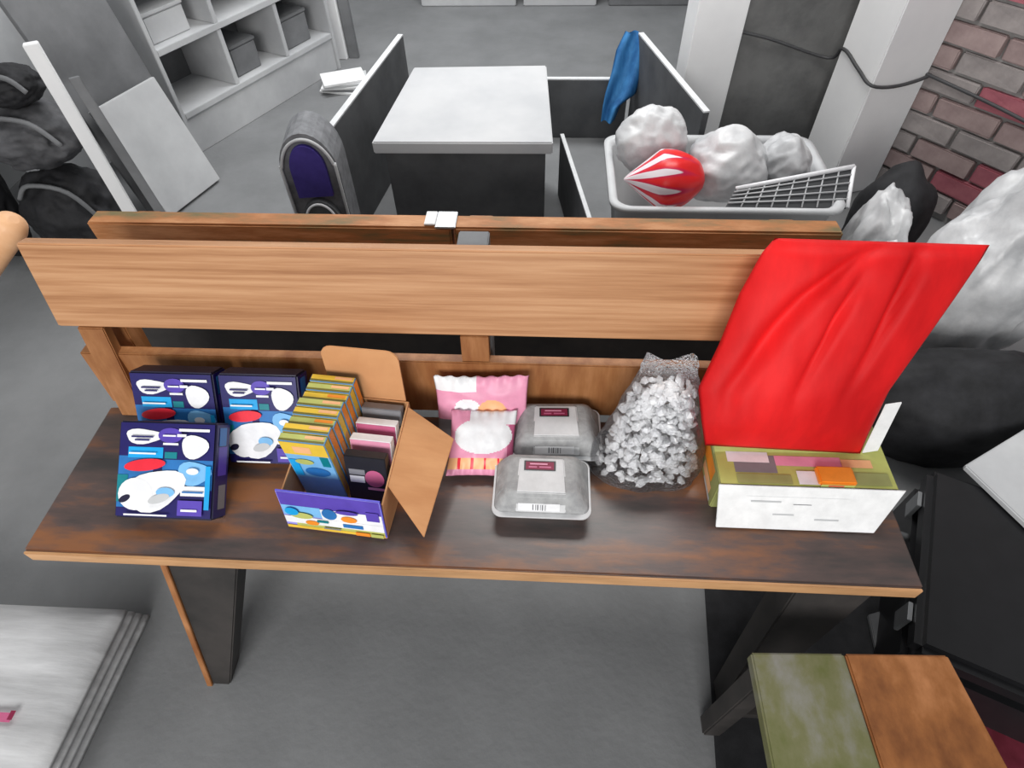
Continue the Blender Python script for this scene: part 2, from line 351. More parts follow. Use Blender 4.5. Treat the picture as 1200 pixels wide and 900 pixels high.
# ================================================================== THINGS ON THE SEAT
# ---- printed blue packs
def blue_pack(Opos, tilt, yaw, W, Ls, T, label):
    """O: lower left corner of the printed face; the face rises away from the viewer"""
    Mx = Matrix.Translation(Opos) @ Matrix.Rotation(yaw, 4, 'Z') @ Matrix.Rotation(tilt, 4, 'X')
    e = empty('printed_pack', Opos, label, 'pack', 'blue printed packs on the bench seat')
    b = box('carton_body', (0, 0, -T), (W, Ls, 0), dnavy, e, 0.003, Mx)
    O = Mx.translation; U = Mx.to_3x3() @ Vector((1, 0, 0)); V = Mx.to_3x3() @ Vector((0, 1, 0)); Nn = U.cross(V)
    k = W/0.16; h = Ls/0.18
    sh = [(navy, rc(0.003*k, 0.003, 0.157*k, 0.177*h)), (blue, rc(0.003*k, 0.02*h, 0.06*k, 0.115*h)), (blue, rc(0.075*k, 0.055*h, 0.157*k, 0.11*h)),
          (cyan, rc(0.018*k, 0.112*h, 0.075*k, 0.132*h)), (teal, rc(0.078*k, 0.112*h, 0.098*k, 0.124*h)), (teal, rc(0.003*k, 0.03*h, 0.02*k, 0.08*h)),
          (pwhite, el(0.042*k, 0.152*h, 0.030*k, 0.014*h, lump=0.12)), (ppurple, el(0.086*k, 0.155*h, 0.02*k, 0.014*h)), (pwhite, rc(0.075*k, 0.137*h, 0.10*k, 0.141*h)), (pwhite, rc(0.10*k, 0.163*h, 0.15*k, 0.168*h)),
          (pwhite, el(0.127*k, 0.135*h, 0.022*k, 0.022*h, lump=0.08)), (sky, el(0.128*k, 0.086*h, 0.027*k, 0.022*h, lump=0.1)), (pwhite, rc(0.108*k, 0.044*h, 0.15*k, 0.062*h)),
          (pwhite, el(0.066*k, 0.053*h, 0.05*k, 0.036*h, rot=0.35, lump=0.09)), (pwhite, el(0.035*k, 0.045*h, 0.028*k, 0.03*h)),
          (pred, el(0.048*k, 0.099*h, 0.034*k, 0.011*h, rot=0.12)), (dnavy, el(0.018*k, 0.036*h, 0.010*k, 0.006*h, rot=0.5)), (ppurple, rc(0.105*k, 0.008*h, 0.145*k, 0.036*h)), (cyan, rc(0.148*k, 0.02*h, 0.156*k, 0.10*h)),
          (navy, rc(0.024*k, 0.150*h, 0.060*k, 0.153*h)), (navy, rc(0.030*k, 0.144*h, 0.054*k, 0.147*h)), (pwhite, rc(0.022*k, 0.119*h, 0.066*k, 0.122*h)), (pwhite, rc(0.076*k, 0.153*h, 0.097*k, 0.156*h)), (blue, rc(0.112*k, 0.050*h, 0.146*k, 0.053*h)), (sky, el(0.085*k, 0.05*h, 0.015*k, 0.009*h)), (lgrey, el(0.075*k, 0.038*h, 0.018*k, 0.008*h, rot=0.3)), (pwhite, rc(0.112*k, 0.016*h, 0.138*k, 0.020*h)), (pwhite, rc(0.02*k, 0.006*h, 0.09*k, 0.009*h)), (pwhite, rc(0.10*k, 0.153*h, 0.115*k, 0.158*h)), (pwhite, el(0.128*k, 0.09*h, 0.010*k, 0.006*h))]
    decal('printed_face', O, U, V, sh, e)
    # printed right side and the pale glued edge along the bottom
    Nb = -Nn
    decal('printed_side', O+U*W, -Nn if False else V, Nn, [(navy, [(0.003, -T+0.003), (Ls-0.003, -T+0.003), (Ls-0.003, -0.002), (0.003, -0.002)]), (ppurple, rc(Ls*0.45, -T*0.8, Ls*0.75, -T*0.2)),
          (pgrey, rc(Ls*0.1, -T*0.8, Ls*0.35, -T*0.3)), (blue, rc(Ls*0.76, -T*0.7, Ls*0.95, -T*0.2))], e)
    decal('pale_bottom_edge', O, U, Nn, [(paper, rc(0.002, -T+0.002, W-0.002, -T+0.010)), (pgrey, rc(0.002, -T+0.013, W-0.002, -T+0.017))], e)
    return e
th = math.radians(58); T = 0.045
def lean(x, ytop_rear, tilt, Ls, T):  # lower-left face corner so that the pack's lower rear edge is on the seat
    return Vector((x, ytop_rear, 0.4515 + T*math.cos(tilt)))
blue_pack(lean(-0.438, 0.610-T*math.sin(th), th, .18, T), th, 0, 0.143, 0.172, T, 'blue printed pack leaning on the rail beside the open display carton')
blue_pack(lean(-0.600, 0.610-T*math.sin(th), th, .18, T), th, 0, 0.153, 0.172, T, 'blue printed pack at the bench end, half hidden behind another pack')
t2 = math.radians(37)
blue_pack(Vector((-0.592, 0.449, 0.4515+0.045*math.cos(t2))), t2, 0, 0.172, 0.165, 0.045, 'blue printed pack tilted in front of another one on the bench seat')

# ---- open display carton
CY = math.radians(-5)
CM = Matrix.Translation((-0.302, 0.462, 0.4505)) @ Matrix.Rotation(CY, 4, 'Z')
ct = empty('display_carton', (-0.215, 0.56, 0.4505), 'open cardboard display carton with folded flaps and bright printed front', 'carton')
CW, CDp, CF, CB, t = 0.178, 0.215, 0.078, 0.110, 0.003
def cbox(name, lo, hi, m, parent=ct): return box(name, lo, hi, m, parent, 0.0008, CM)
cbox('carton_bottom', (0, 0, 0), (CW, CDp, t), cardboard)
FT = 0.016; FH = CF+0.020
fp = hexa('front_panel', [CM @ Vector(v) for v in ((0, 0, t), (CW, 0, t), (CW, FT, FH), (0, FT, FH))], [CM @ Vector(v) for v in ((0, t, t), (CW, t, t), (CW, FT+t, FH), (0, FT+t, FH))], plain('carton_blue', (104, 100, 214), 0.4), ct, 0.0005)
hexa('side_panel', [CM @ Vector(v) for v in ((0, t+.001, t), (0, CDp-t, t), (0, CDp-t, CB), (0, 0.022, CF))], [CM @ Vector(v) for v in ((t, t+.001, t), (t, CDp-t, t), (t, CDp-t, CB), (t, 0.022, CF))], cardboard, ct, 0.0005)
hexa('side_panel', [CM @ Vector(v) for v in ((CW-t, t+.001, t), (CW-t, CDp-t, t), (CW-t, CDp-t, CB), (CW-t, 0.022, CF))], [CM @ Vector(v) for v in ((CW, t+.001, t), (CW, CDp-t, t), (CW, CDp-t, CB), (CW, 0.022, CF))], cardboard, ct, 0.0005)
cbox('back_panel', (0, CDp-t, t), (CW, CDp, CB), cardboard)
# back flap standing up with rounded corners
bm = bmesh.new(); prof = []
W0, W1, H1 = 0.035, 0.172, 0.115
for (cx, cz, a0) in ((W1-0.02, H1-0.02, 0), (W0+0.02, H1-0.02, 90)):
    for k in range(5):
        a = math.radians(a0+k*22.5); prof.append((cx+0.02*math.cos(a), cz+0.02*math.sin(a)))
prof = [(W1, 0)]+prof+[(W0, 0)]
fA = [bm.verts.new(CM @ Vector((x, CDp+0.0005+z*0.10, CB+z))) for x, z in prof]; fB = [bm.verts.new(CM @ Vector((x, CDp+0.0035+z*0.10, CB+z))) for x, z in prof]
bm.faces.new(fA); bm.faces.new(fB[::-1])
for i in range(len(fA)): bm.faces.new([fA[i], fA[(i+1) % len(fA)], fB[(i+1) % len(fA)], fB[i]])
bm_obj('back_flap', bm, cardboard_in, ct)
# right flap folded out and down
slab('side_flap', [CM @ Vector(v) for v in ((CW+0.001, 0.055, CF+0.006), (CW+0.074, -0.012, 0.050), (CW+0.0886, 0.1696, 0.0744), (CW+0.001, 0.205, CB-0.002))], 0.003, cardboard_in, ct)
O = CM @ Vector((0, 0, t)); U = CM.to_3x3() @ Vector((1, 0, 0)); V = CM.to_3x3() @ Vector((0, FT, FH-t)).normalized()
pr = [(plain('print_lilac', (150, 146, 226), 0.4), rc(0.001, 0.001, 0.177, 0.096)), (ppurple, rc(0.002, 0.058, 0.176, 0.095)), (sky, rc(0.002, 0.036, 0.07, 0.062)), (pwhite, rc(0.07, 0.03, 0.176, 0.060)), (lime, rc(0.02, 0.006, 0.176, 0.016)), (pwhite, rc(0.002, 0.016, 0.176, 0.034)), (ylw, rc(0.002, 0.002, 0.176, 0.009)),
      (blue, el(0.085, 0.05, 0.013, 0.014)), (ppurple, rc(0.15, 0.045, 0.172, 0.068)), (orange, el(0.118, 0.042, 0.014, 0.008)), (blue, rc(0.105, 0.02, 0.14, 0.029)), (orange, el(0.05, 0.022, 0.012, 0.006)), (teal, rc(0.06, 0.026, 0.08, 0.032)),
      (lime, el(0.035, 0.04, 0.02, 0.008)), (orange, rc(0.125, 0.003, 0.15, 0.012)), (lime, rc(0.152, 0.003, 0.174, 0.012)), (ppurple, el(0.118, 0.062, 0.02, 0.005)), (cyan, el(0.02, 0.05, 0.012, 0.01)), (pgrey, rc(0.07, 0.012, 0.10, 0.016))]
decal('printed_front', O, U, V, pr, fp)
# small upright boxes: the tall yellow-topped row
DD = 0.0158
for i in range(8):
    w_, h_, y0 = 0.078, 0.168+0.003*math.sin(i*2.1), 0.066+i*(DD+0.0020)
    x0 = 0.009+0.0012*i
    base = CM @ Vector((x0+w_/2, y0+DD/2, t+0.0005))
    lb = 'small blue box with yellow top, foremost of the row in the display carton' if i == 0 else 'thin yellow topped box, %s behind the blue fronted one in the display carton' % ['', 'first', 'second', 'third', 'fourth', 'fifth', 'sixth', 'last'][i]
    e = empty('small_box', base, lb, 'box', 'yellow topped boxes in the display carton')
    bd = cbox('box_body', (x0, y0, t+0.0005), (x0+w_, y0+DD, t+0.0005+h_), mat('box_blue_sides', (110, 160, 205), (126, 176, 216), 0.4), e)
    zt = t+0.0005+h_
    O = CM @ Vector((x0, y0, zt)); V = CM.to_3x3() @ Vector((0, 1, 0))
    decal('printed_top', O, U, V, [(ylw if i % 2 else lime, rc(0.001, 0.001, w_-0.001, DD-0.001)), (plain('olive_dark_print', (110, 104, 44), 0.4), rc(0.001, 0.0005, w_-0.001, 0.0048)), (orange if i in (2, 5) else peach, rc(w_*0.55, 0.0075, w_*0.95, 0.0135))], bd)
    O = CM @ Vector((x0, y0, t)); Z3 = Vector((0, 0, 1))
    decal('printed_face', O, U, Z3, [(sky, rc(0.001, 0.002, w_-0.001, h_-0.001)), (ylw, rc(0.001, h_-0.036, w_-0.001, h_-0.001)), (peach, rc(0.02, h_-0.030, 0.05, h_-0.012)), (teal, rc(w_-0.018, h_-0.065, w_-0.004, h_-0.037)),
          (blue, el(0.045, h_-0.085, 0.022, 0.014)), (cyan, rc(0.003, h_-0.10, 0.018, h_-0.05)), (lime, el(0.03, h_-0.055, 0.016, 0.008))], bd)
    O = CM @ Vector((x0+w_, y0, t)); V2 = CM.to_3x3() @ Vector((0, 1, 0))
    decal('printed_side', O, V2, Z3, [(orange if i % 3 else ylw, rc(0.001, 0.003, DD-0.001, h_-0.002)), (cardboard, rc(0.004, 0.02, DD-0.004, h_-0.05))], bd)
# lower, tilted boxes in the other half
for i in range(4):
    w_, h_, y0 = 0.072, 0.118, 0.052+i*0.034
    x0 = 0.099; D2 = 0.018
    LM = CM @ Matrix.Translation((x0, y0, t+0.001)) @ Matrix.Rotation(math.radians(-16), 4, 'X')
    e = empty('small_box', LM.translation, ['small dark box with rose print, foremost in the right half of the display carton', 'small pink and white box behind the dark one in the display carton', 'small rose striped box tilted in the display carton', 'small grey box tilted at the back of the display carton'][i], 'box', 'tilted boxes in the display carton')
    bd = box('box_body', (0, 0, 0.005), (w_, D2, h_), [pblack, pwhite, pwhite, pgrey][i], e, 0.0008, LM)
    O = LM.translation; Ui = LM.to_3x3() @ Vector((1, 0, 0)); Vi = LM.to_3x3() @ Vector((0, 0, 1))
    sh = [[(pblack, rc(0.001, 0.006, w_-0.001, h_-0.001)), (pwhite, rc(0.006, 0.060, 0.032, 0.075)), (pgrey, rc(0.006, 0.078, 0.034, 0.090)), (dpink, el(0.050, 0.072, 0.017, 0.019)), (pink, rc(0.036, 0.046, 0.066, 0.052))],
          [(pink, rc(0.001, 0.006, w_-0.001, h_-0.001)), (pwhite, rc(0.020, 0.050, 0.066, 0.080)), (dpink, el(0.048, 0.072, 0.010, 0.008)), (maroon, rc(0.001, 0.042, 0.016, 0.070))],
          [(dpink, rc(0.001, 0.006, w_-0.001, h_-0.001))]+[(pink, rc(0.004, 0.048+k*0.012, w_-0.004, 0.053+k*0.012)) for k in range(4)],
          [(pgrey, rc(0.001, 0.006, w_-0.001, h_-0.001)), (pwhite, rc(0.002, 0.070, w_-0.002, 0.078)), (lgrey, rc(0.002, 0.085, w_-0.002, 0.097)), (lime, el(0.052, 0.080, 0.012, 0.010))]][i]
    decal('printed_face', O, Ui, Vi, sh, bd)

# ---- soft snack packets (pillow bags)
def pillow(name, c, U, V, w_, h_, th, mats, label, pattern, group, sd=0):
    U, V = Vector(U).normalized(), Vector(V).normalized(); Nn = U.cross(V); c = Vector(c)
    bm = bmesh.new(); nu, nv = 64, 64; G = {}
    me_m = mats
    for s in (1, -1):
        for i in range(nu+1):
            for j in range(nv+1):
                u, v = i/nu*2-1, j/nv*2-1
                k = max(0, (1-abs(u)**3))*max(0, (1-abs(v)**2.2)); edge = (i in (0, nu) or j in (0, nv))
                if edge and s == -1: G[s, i, j] = G[1, i, j]; continue
                wr = 0.004*noise.noise(Vector((u*3+sd, v*3, s)))*(0.3+k) + 0.003*math.sin(u*22)*(abs(v)**6)
                G[s, i, j] = bm.verts.new(c + U*(u*w_/2*(1-0.05*(1-v*v))) + V*(v*h_/2*(1-0.04*(1-u*u))) + Nn*(s*th/2*k**0.6+wr))
    for s in (1, -1):
        for i in range(nu):
            for j in range(nv):
                f = bm.faces.new([G[s, i, j], G[s, i+1, j], G[s, i+1, j+1], G[s, i, j+1]])
                f.material_index = pattern((i+.5)/nu, (j+.5)/nv) if s == 1 else 0
    o = bm_obj(name, bm, mats, None, True)
    return tag(o, label, 'packet', group)
def patA(u, v):
    if v > 0.80 and u < 0.45: return 1
    if (u-0.62)**2+(v-0.45)**2*0.6 < 0.03: return 2
    if u < 0.3 and v < 0.35: return 3
    if (u-0.35)**2+(v-0.55)**2 < 0.02: return 1
    return 0
def patB(u, v):
    if v < 0.10: return 0
    if v < 0.26: return 2 if (u*5 % 1) < 0.8 else 4
    if v < 0.30: return 0
    if (u-0.52)**2/0.2+(v-0.60)**2/0.075 < 1: return 1
    if u < 0.25 and v < 0.6: return 0
    return 1 if v > 0.78 and u > 0.3 else (3 if u > 0.9 else 0)
cA = (PY(514, 480, .66)+PY(615, 452, .70))/2
pillow('snack_packet', (0.022, 0.682, 0.522), (1, 0.0, 0.05), (0, 0.33, 0.94), 0.175, 0.138, 0.026, [pink, pwhite, peach, pgrey], 'pink and white packet propped against the bench rail', patA, 'pink snack packets')
pillow('snack_packet', (0.026, 0.618, 0.499), (1, 0.02, 0), (0.04, 0.84, 0.54), 0.122, 0.122, 0.034, [pink, pwhite, peach, dpink, pred], 'pink packet with large white oval and peach band, in front of another packet', patB, 'pink snack packets', 3)

# ---- egg cartons
def egg_carton(cx, cy, label, yaw):
    Mx = Matrix.Translation((cx, cy, 0.4505)) @ Matrix.Rotation(yaw, 4, 'Z') @ Matrix.Diagonal((1.08, 1.0, 1.06, 1))
    e = empty('egg_carton', Mx.translation, label, 'egg carton', 'grey egg cartons on the bench')
    a, b = 0.074, 0.052
    loft('tray', [(0, a-0.016, b-0.014, 0.016), (0.004, a-0.014, b-0.012, 0.018), (0.030, a-0.006, b-0.004, 0.014), (0.030, a+0.004, b+0.006, 0.016, 0, -0.003), (0.034, a+0.004, b+0.006, 0.016, 0, -0.003)], pulplab, e, Mx)
    lid = loft('lid', [(0.0342, a+0.001, b+0.001, 0.014), (0.037, a-0.001, b-0.001, 0.014), (0.062, a-0.014, b-0.008, 0.014), (0.069, a-0.020, b-0.014, 0.014), (0.0705, a-0.025, b-0.019, 0.012)], pulp, e, Mx)
    # raised middle panel with the label, closing tongue over the front
    hexa('lid_panel', [Mx @ Vector(v) for v in ((-0.040, -b+0.016, 0.0712), (0.038, -b+0.016, 0.0712), (0.034, b-0.022, 0.0735), (-0.036, b-0.022, 0.0735))],
         [Mx @ Vector(v) for v in ((-0.042, -b+0.012, 0.0640), (0.040, -b+0.012, 0.0640), (0.036, b-0.018, 0.0640), (-0.038, b-0.018, 0.0640))], pulplab, lid, 0.002)
    hexa('closing_tongue', [Mx @ Vector(v) for v in ((-0.040, -b-0.001, 0.036), (0.038, -b-0.001, 0.036), (0.038, -b+0.0105, 0.0655), (-0.040, -b+0.0105, 0.0655))],
         [Mx @ Vector(v) for v in ((-0.040, -b+0.004, 0.036), (0.038, -b+0.004, 0.036), (0.038, -b+0.0155, 0.0655), (-0.040, -b+0.0155, 0.0655))], pulplab, lid, 0.001)
    for sx in (-1, 1):
        for k in range(2):                                      # ribs pressed into the sloping ends
            yy = -0.02+k*0.036
            hexa('lid_rib', [Mx @ Vector(v) for v in ((sx*(a-0.0005), yy-0.008, 0.037), (sx*(a-0.0005), yy+0.008, 0.037), (sx*(a-0.0135), yy+0.005, 0.062), (sx*(a-0.0135), yy-0.005, 0.062))],
                 [Mx @ Vector(v) for v in ((sx*(a-0.007), yy-0.008, 0.037), (sx*(a-0.007), yy+0.008, 0.037), (sx*(a-0.02), yy+0.005, 0.060), (sx*(a-0.02), yy-0.005, 0.060))], pulp, lid, 0.001)
    U3 = Mx.to_3x3() @ Vector((1, 0, 0)); V3 = (Mx.to_3x3() @ Vector((0, 2*b-0.038, 0.0023))).normalized()
    O3 = Mx @ Vector((-0.040, -b+0.016, 0.0716)); Vn = U3.cross(V3)
    sh = [(pblack, rc(0.012, 0.041, 0.066, 0.060)), (maroon, rc(0.015, 0.043, 0.063, 0.058)), (dpink, rc(0.020, 0.046, 0.034, 0.049)), (dpink, rc(0.038, 0.046, 0.058, 0.049)), (pink, rc(0.022, 0.052, 0.052, 0.0545))]
    decal('printed_label', O3, U3, V3, sh, lid)
    V4 = (Mx.to_3x3() @ Vector((0, 0.0115, 0.0295))).normalized(); O4 = Mx @ Vector((-0.040, -b-0.0012, 0.036))
    sh = [(pwhite, rc(0.004, 0.004, 0.074, 0.020))]+[(pgrey, rc(x, 0.006, x+wd, 0.018)) for x, wd in ((0.028, 0.002), (0.033, 0.0012), (0.036, 0.0022), (0.041, 0.001), (0.044, 0.002), (0.049, 0.0012))]
    decal('printed_tongue', O4, U3, V4, sh, lid)
egg_carton(0.137, 0.540, 'pale grey egg carton with maroon label, closer to the seat edge', 0.0)
egg_carton(0.161, 0.656, 'pale grey egg carton with maroon label, close to the bench rail', 0.03)

# ---- clear bag of white foam pieces
bgc = Vector((0.326, 0.612, 0.452))
def bagshape(z):                                               # half widths along height 0..1
    if z < 0.06: return 0.98+z/0.06*0.12
    if z < 0.45: return 1.1-(z-0.06)*0.62
    return max(0.46, 0.858-(z-0.45)*0.85)
def bag_pt(t, z, k=1.0):
    s = bagshape(z); x = math.cos(t); y = math.sin(t)
    n1 = noise.noise(Vector((x*1.6, y*1.6, z*3.2)))*0.12 + 0.06*(1-2*abs(noise.noise(Vector((x*4, y*4, z*5)))))
    tw = 0.03*math.sin(t*5+z*9)*max(0, z-0.5)*4
    rx, ry = 0.096*s*(1+n1+tw)*k, (0.056*s*(1-0.72*max(0, z-0.45))*(1+n1+tw))*k
    return Vector((bgc.x+0.010*z+x*rx, bgc.y-0.0+y*ry+z*z*0.045+0.0*z, bgc.z+z*0.235+(0.012*math.sin(t*3)*max(0, z-0.8)*5)))
bm = bmesh.new(); rings = []
for j in range(25): rings.append([bm.verts.new(bag_pt(2*math.pi*k/40, j/24)) for k in range(40)])
for A, B in zip(rings, rings[1:]):
    for k in range(40): bm.faces.new([A[k], A[(k+1) % 40], B[(k+1) % 40], B[k]])
bm.faces.new(rings[0][::-1])
tag(bm_obj('plastic_bag', bm, clear, None, True), 'clear plastic bag filled with white pieces, standing beside the red cloth', 'bag')
bm = bmesh.new()
for i in range(620):
    z = random.random()**1.15*0.80+0.03; tt = random.uniform(0, 2*math.pi); k = math.sqrt(random.random())*0.84
    p = bag_pt(tt, z, k); p.z = max(p.z, bgc.z+0.008)
    b2 = bmesh.new(); bmesh.ops.create_icosphere(b2, subdivisions=1, radius=1)
    R = Matrix.Rotation(random.uniform(0, 6), 3, Vector((random.random(), random.random(), random.random()+.1)).normalized())
    sc = Vector((random.uniform(0.007, 0.013), random.uniform(0.006, 0.011), random.uniform(0.004, 0.008)))
    for v in b2.verts:
        v.co = p + R @ Vector((v.co.x*sc.x, v.co.y*sc.y, v.co.z*sc.z*(1+0.5*math.sin(v.co.x*5))))
    me = bpy.data.meshes.new('t'); b2.to_mesh(me); b2.free(); bm.from_mesh(me); bpy.data.meshes.remove(me)
tag(bm_obj('foam_pieces', bm, mat('white_foam', (236, 236, 237), (246, 246, 246), 0.7, (60, 60, 60))), 'loose white foam pieces inside the clear plastic bag', 'foam pieces', kind='stuff')

# ---- flat box with white flap, under the red cloth
fb = empty('flat_box', (0.58, 0.60, 0.4505), 'flat printed box with open white flap, under the red cloth', 'box')
x0, x1, y0, y1, h = 0.432, 0.722, 0.530, 0.690, 0.078
bx = box('box_body', (x0, y0, 0.4505), (x1, y1, 0.4505+h), ygreen, fb, 0.002)
slab('front_flap', [(x0+0.004, 0.490, 0.4535), (x1-0.022, 0.490, 0.4535), (x1+0.010, y0-0.001, 0.4505+h+0.002), (x0-0.002, y0-0.001, 0.4505+h+0.002)], 0.002, paper, fb)
decal('printed_top', (x0, y0, 0.4505+h), (1, 0, 0), (0, 1, 0), [(lime, rc(0.002, 0.002, 0.288, 0.158)), (pgrey, rc(0.03, 0.025, 0.10, 0.06)), (pink, rc(0.10, 0.04, 0.21, 0.06)), (pwhite, rc(0.02, 0.045, 0.09, 0.066)), (ygreen, rc(0.03, 0.004, 0.12, 0.022)), (peach, rc(0.21, 0.04, 0.26, 0.056)), (ygreen, rc(0.2, 0.006, 0.28, 0.03)), (pwhite, rc(0.13, 0.004, 0.19, 0.03))], bx)
decal('printed_side', (x0, y1, 0.4505), (0, -1, 0), (0, 0, 1), [(ygreen, rc(0.002, 0.002, 0.158, 0.076)), (orange, rc(0.06, 0.035, 0.13, 0.07)), (peach, rc(0.08, 0.012, 0.14, 0.032)), (lgrey, rc(0.1, 0.004, 0.15, 0.012))], bx)
Vf = Vector((0, y0-0.001-0.490, h-0.001)).normalized()
decal('flap_print', (x0+0.004, 0.490, 0.4535), (1, 0, 0), Vf, [(paper, rc(0.04, 0.012, 0.21, 0.066)), (lgrey, rc(0.09, 0.030, 0.125, 0.033)), (lgrey, rc(0.16, 0.022, 0.20, 0.025)), (lgrey, rc(0.05, 0.055, 0.1, 0.058)), (pgrey, rc(0.12, 0.052, 0.15, 0.053))], fb)
os_ = box('orange_packet', (0.592, 0.532, 0.5292), (0.652, 0.566, 0.541), orange, None, 0.003)
decal('printed_rim', (0.592, 0.532, 0.5292), (1, 0, 0), (0, 0, 1), [(lime, rc(0.003, 0.001, 0.057, 0.007)), (pred, rc(0.015, 0.002, 0.04, 0.005))], os_)
tag(os_, 'small orange packet lying on the flat printed box', 'packet')
wc = slab('white_card', [(0.684, 0.600, 0.530), (0.712, 0.606, 0.530), (0.722, 0.640, 0.622), (0.694, 0.634, 0.622)], 0.003, paper, None)
tag(wc, 'narrow white card standing at the edge of the red cloth', 'card')

# ---- red cloth bag leaning on the backrest
rows = [(0.0, (826, 522), (1008, 532), 0.600), (0.10, (822, 495), (1018, 508), 0.612), (0.26, (818, 455), (1042, 458), 0.640), (0.45, (843, 402), (1082, 402), 0.676),
        (0.68, (866, 345), (1120, 348), 0.708), (0.90, (893, 296), (1150, 304), 0.735), (1.0, (908, 279), (1160, 287), 0.745)]
LP = [(v, PY(*a, y), PY(*b, y)) for v, a, b, y in rows]
def edge_at(v):
    for (v0, a0, b0), (v1, a1, b1) in zip(LP, LP[1:]):
        if v <= v1+1e-9:
            k = (v-v0)/(v1-v0); return a0.lerp(a1, k), b0.lerp(b1, k)
bm = bmesh.new(); nu, nv = 56, 56; G = {}
nrm = Vector((0, -0.85, 0.5)).normalized()
for s in (1, -1):
    for i in range(nu+1):
        for j in range(nv+1):
            u, v = i/nu, j/nv
            if s == -1 and (i in (0, nu) or j in (0, nv)): G[s, i, j] = G[1, i, j]; continue
            a, b = edge_at(v); p = a.lerp(b, u)
            k = (1-abs(2*u-1)**4)*(1-abs(2*v-1)**4)
            if s == 1:
                f = 0.0
                f += 0.026*math.exp(-((u-(0.10+0.42*v*v+0.02*math.sin(v*6)))/0.055)**2)*(-1)*min(1, v*2.4)*(1-0.3*v)      # long soft fold rising to the right
                f += -0.022*math.exp(-((u-0.70-0.02*math.sin(v*5))/0.035)**2)*min(1, max(0, v-0.2)*2.5)
                f += -0.018*math.exp(-((u-0.47)/0.025)**2)*math.exp(-((v-0.55)/0.22)**2)
                f += -0.010*math.exp(-((v-0.96)/0.03)**2)
                f += 0.008*noise.noise(Vector((u*4, v*3, 2.0)))+0.004*noise.noise(Vector((u*9+v*3, v*6, 5.0)))
                p = p + nrm*(0.034*k**0.8+f*k)
            else: p = p - nrm*(0.010*k)
            G[s, i, j] = bm.verts.new(p)
for s in (1, -1):
    for i in range(nu):
        for j in range(nv): bm.faces.new([G[s, i, j], G[s, i+1, j], G[s, i+1, j+1], G[s, i, j+1]])
tag(bm_obj('red_cloth_bag', bm, redcloth, None, True), 'bright red cloth bag propped up against the bench backrest', 'bag')

# ================================================================== BEHIND THE BENCH
# low cabinet with white top
cb = empty('low_cabinet', (-0.14, 2.07, 0), 'low dark grey cabinet with a glossy white top', 'cabinet')
hexa('white_top', [(-0.432, 1.80, 0.445), (0.148, 1.805, 0.445), (0.118, 2.385, 0.445), (-0.385, 2.365, 0.445)], [(-0.432, 1.80, 0.405), (0.148, 1.805, 0.405), (0.118, 2.385, 0.405), (-0.385, 2.365, 0.405)], whiteboard, cb, 0.004)
box('front_panel', (-0.405, 1.835, 0.02), (0.125, 1.853, 0.404), dgrey, cb, 0.002)
for x0, x1 in ((-0.378, -0.360), (0.085, 0.103)): box('side_panel', (x0, 1.854, 0.0), (x1, 2.33, 0.404), dgrey, cb, 0.002)
box('back_panel', (-0.359, 2.31, 0.0), (0.084, 2.328, 0.404), dgrey, cb, 0.002)
# long boards either side, standing on edge
pen = empty('open_crate_frame', (0.05, 2.35, 0), 'large open frame of dark boards standing around the low cabinet', 'crate')
ledge = plain('pale_board_edge', (206, 207, 208), 0.5)
def panel(a, b, z0, z1, th, name):
    a, b = Vector(a), Vector(b); d = (b-a).normalized(); n = Vector((-d.y, d.x, 0))*th/2
    p = hexa(name, [(a-n).to_3d()+Vector((0, 0, z0)), (b-n)+Vector((0, 0, z0)), (b-n)+Vector((0, 0, z1)), (a-n)+Vector((0, 0, z1))],
             [(a+n)+Vector((0, 0, z0)), (b+n)+Vector((0, 0, z0)), (b+n)+Vector((0, 0, z1)), (a+n)+Vector((0, 0, z1))], dgrey, pen, 0.002)
    hexa('edge_band', [(a-n)+Vector((0, 0, z1+.0003)), (b-n)+Vector((0, 0, z1+.0003)), (b+n)+Vector((0, 0, z1+.0003)), (a+n)+Vector((0, 0, z1+.0003))],
         [(a-n)+Vector((0, 0, z1+.006)), (b-n)+Vector((0, 0, z1+.006)), (b+n)+Vector((0, 0, z1+.006)), (a+n)+Vector((0, 0, z1+.006))], ledge, p, 0.0)
    return p
panel((-0.605, 1.84, 0), (-0.495, 2.70, 0), 0, 0.435, 0.022, 'side_board')
panel((0.66, 2.02, 0), (0.50, 2.70, 0), 0, 0.44, 0.022, 'side_board')
panel((-0.47, 2.70, 0), (0.475, 2.70, 0), 0, 0.26, 0.022, 'back_board')
panel((0.275, 1.66, 0), (0.185, 2.22, 0), 0, 0.255, 0.014, 'divider_board')
panel((-0.60, 1.55, 0), (-0.46, 1.60, 0), 0, 0.20, 0.02, 'end_board') if False else None

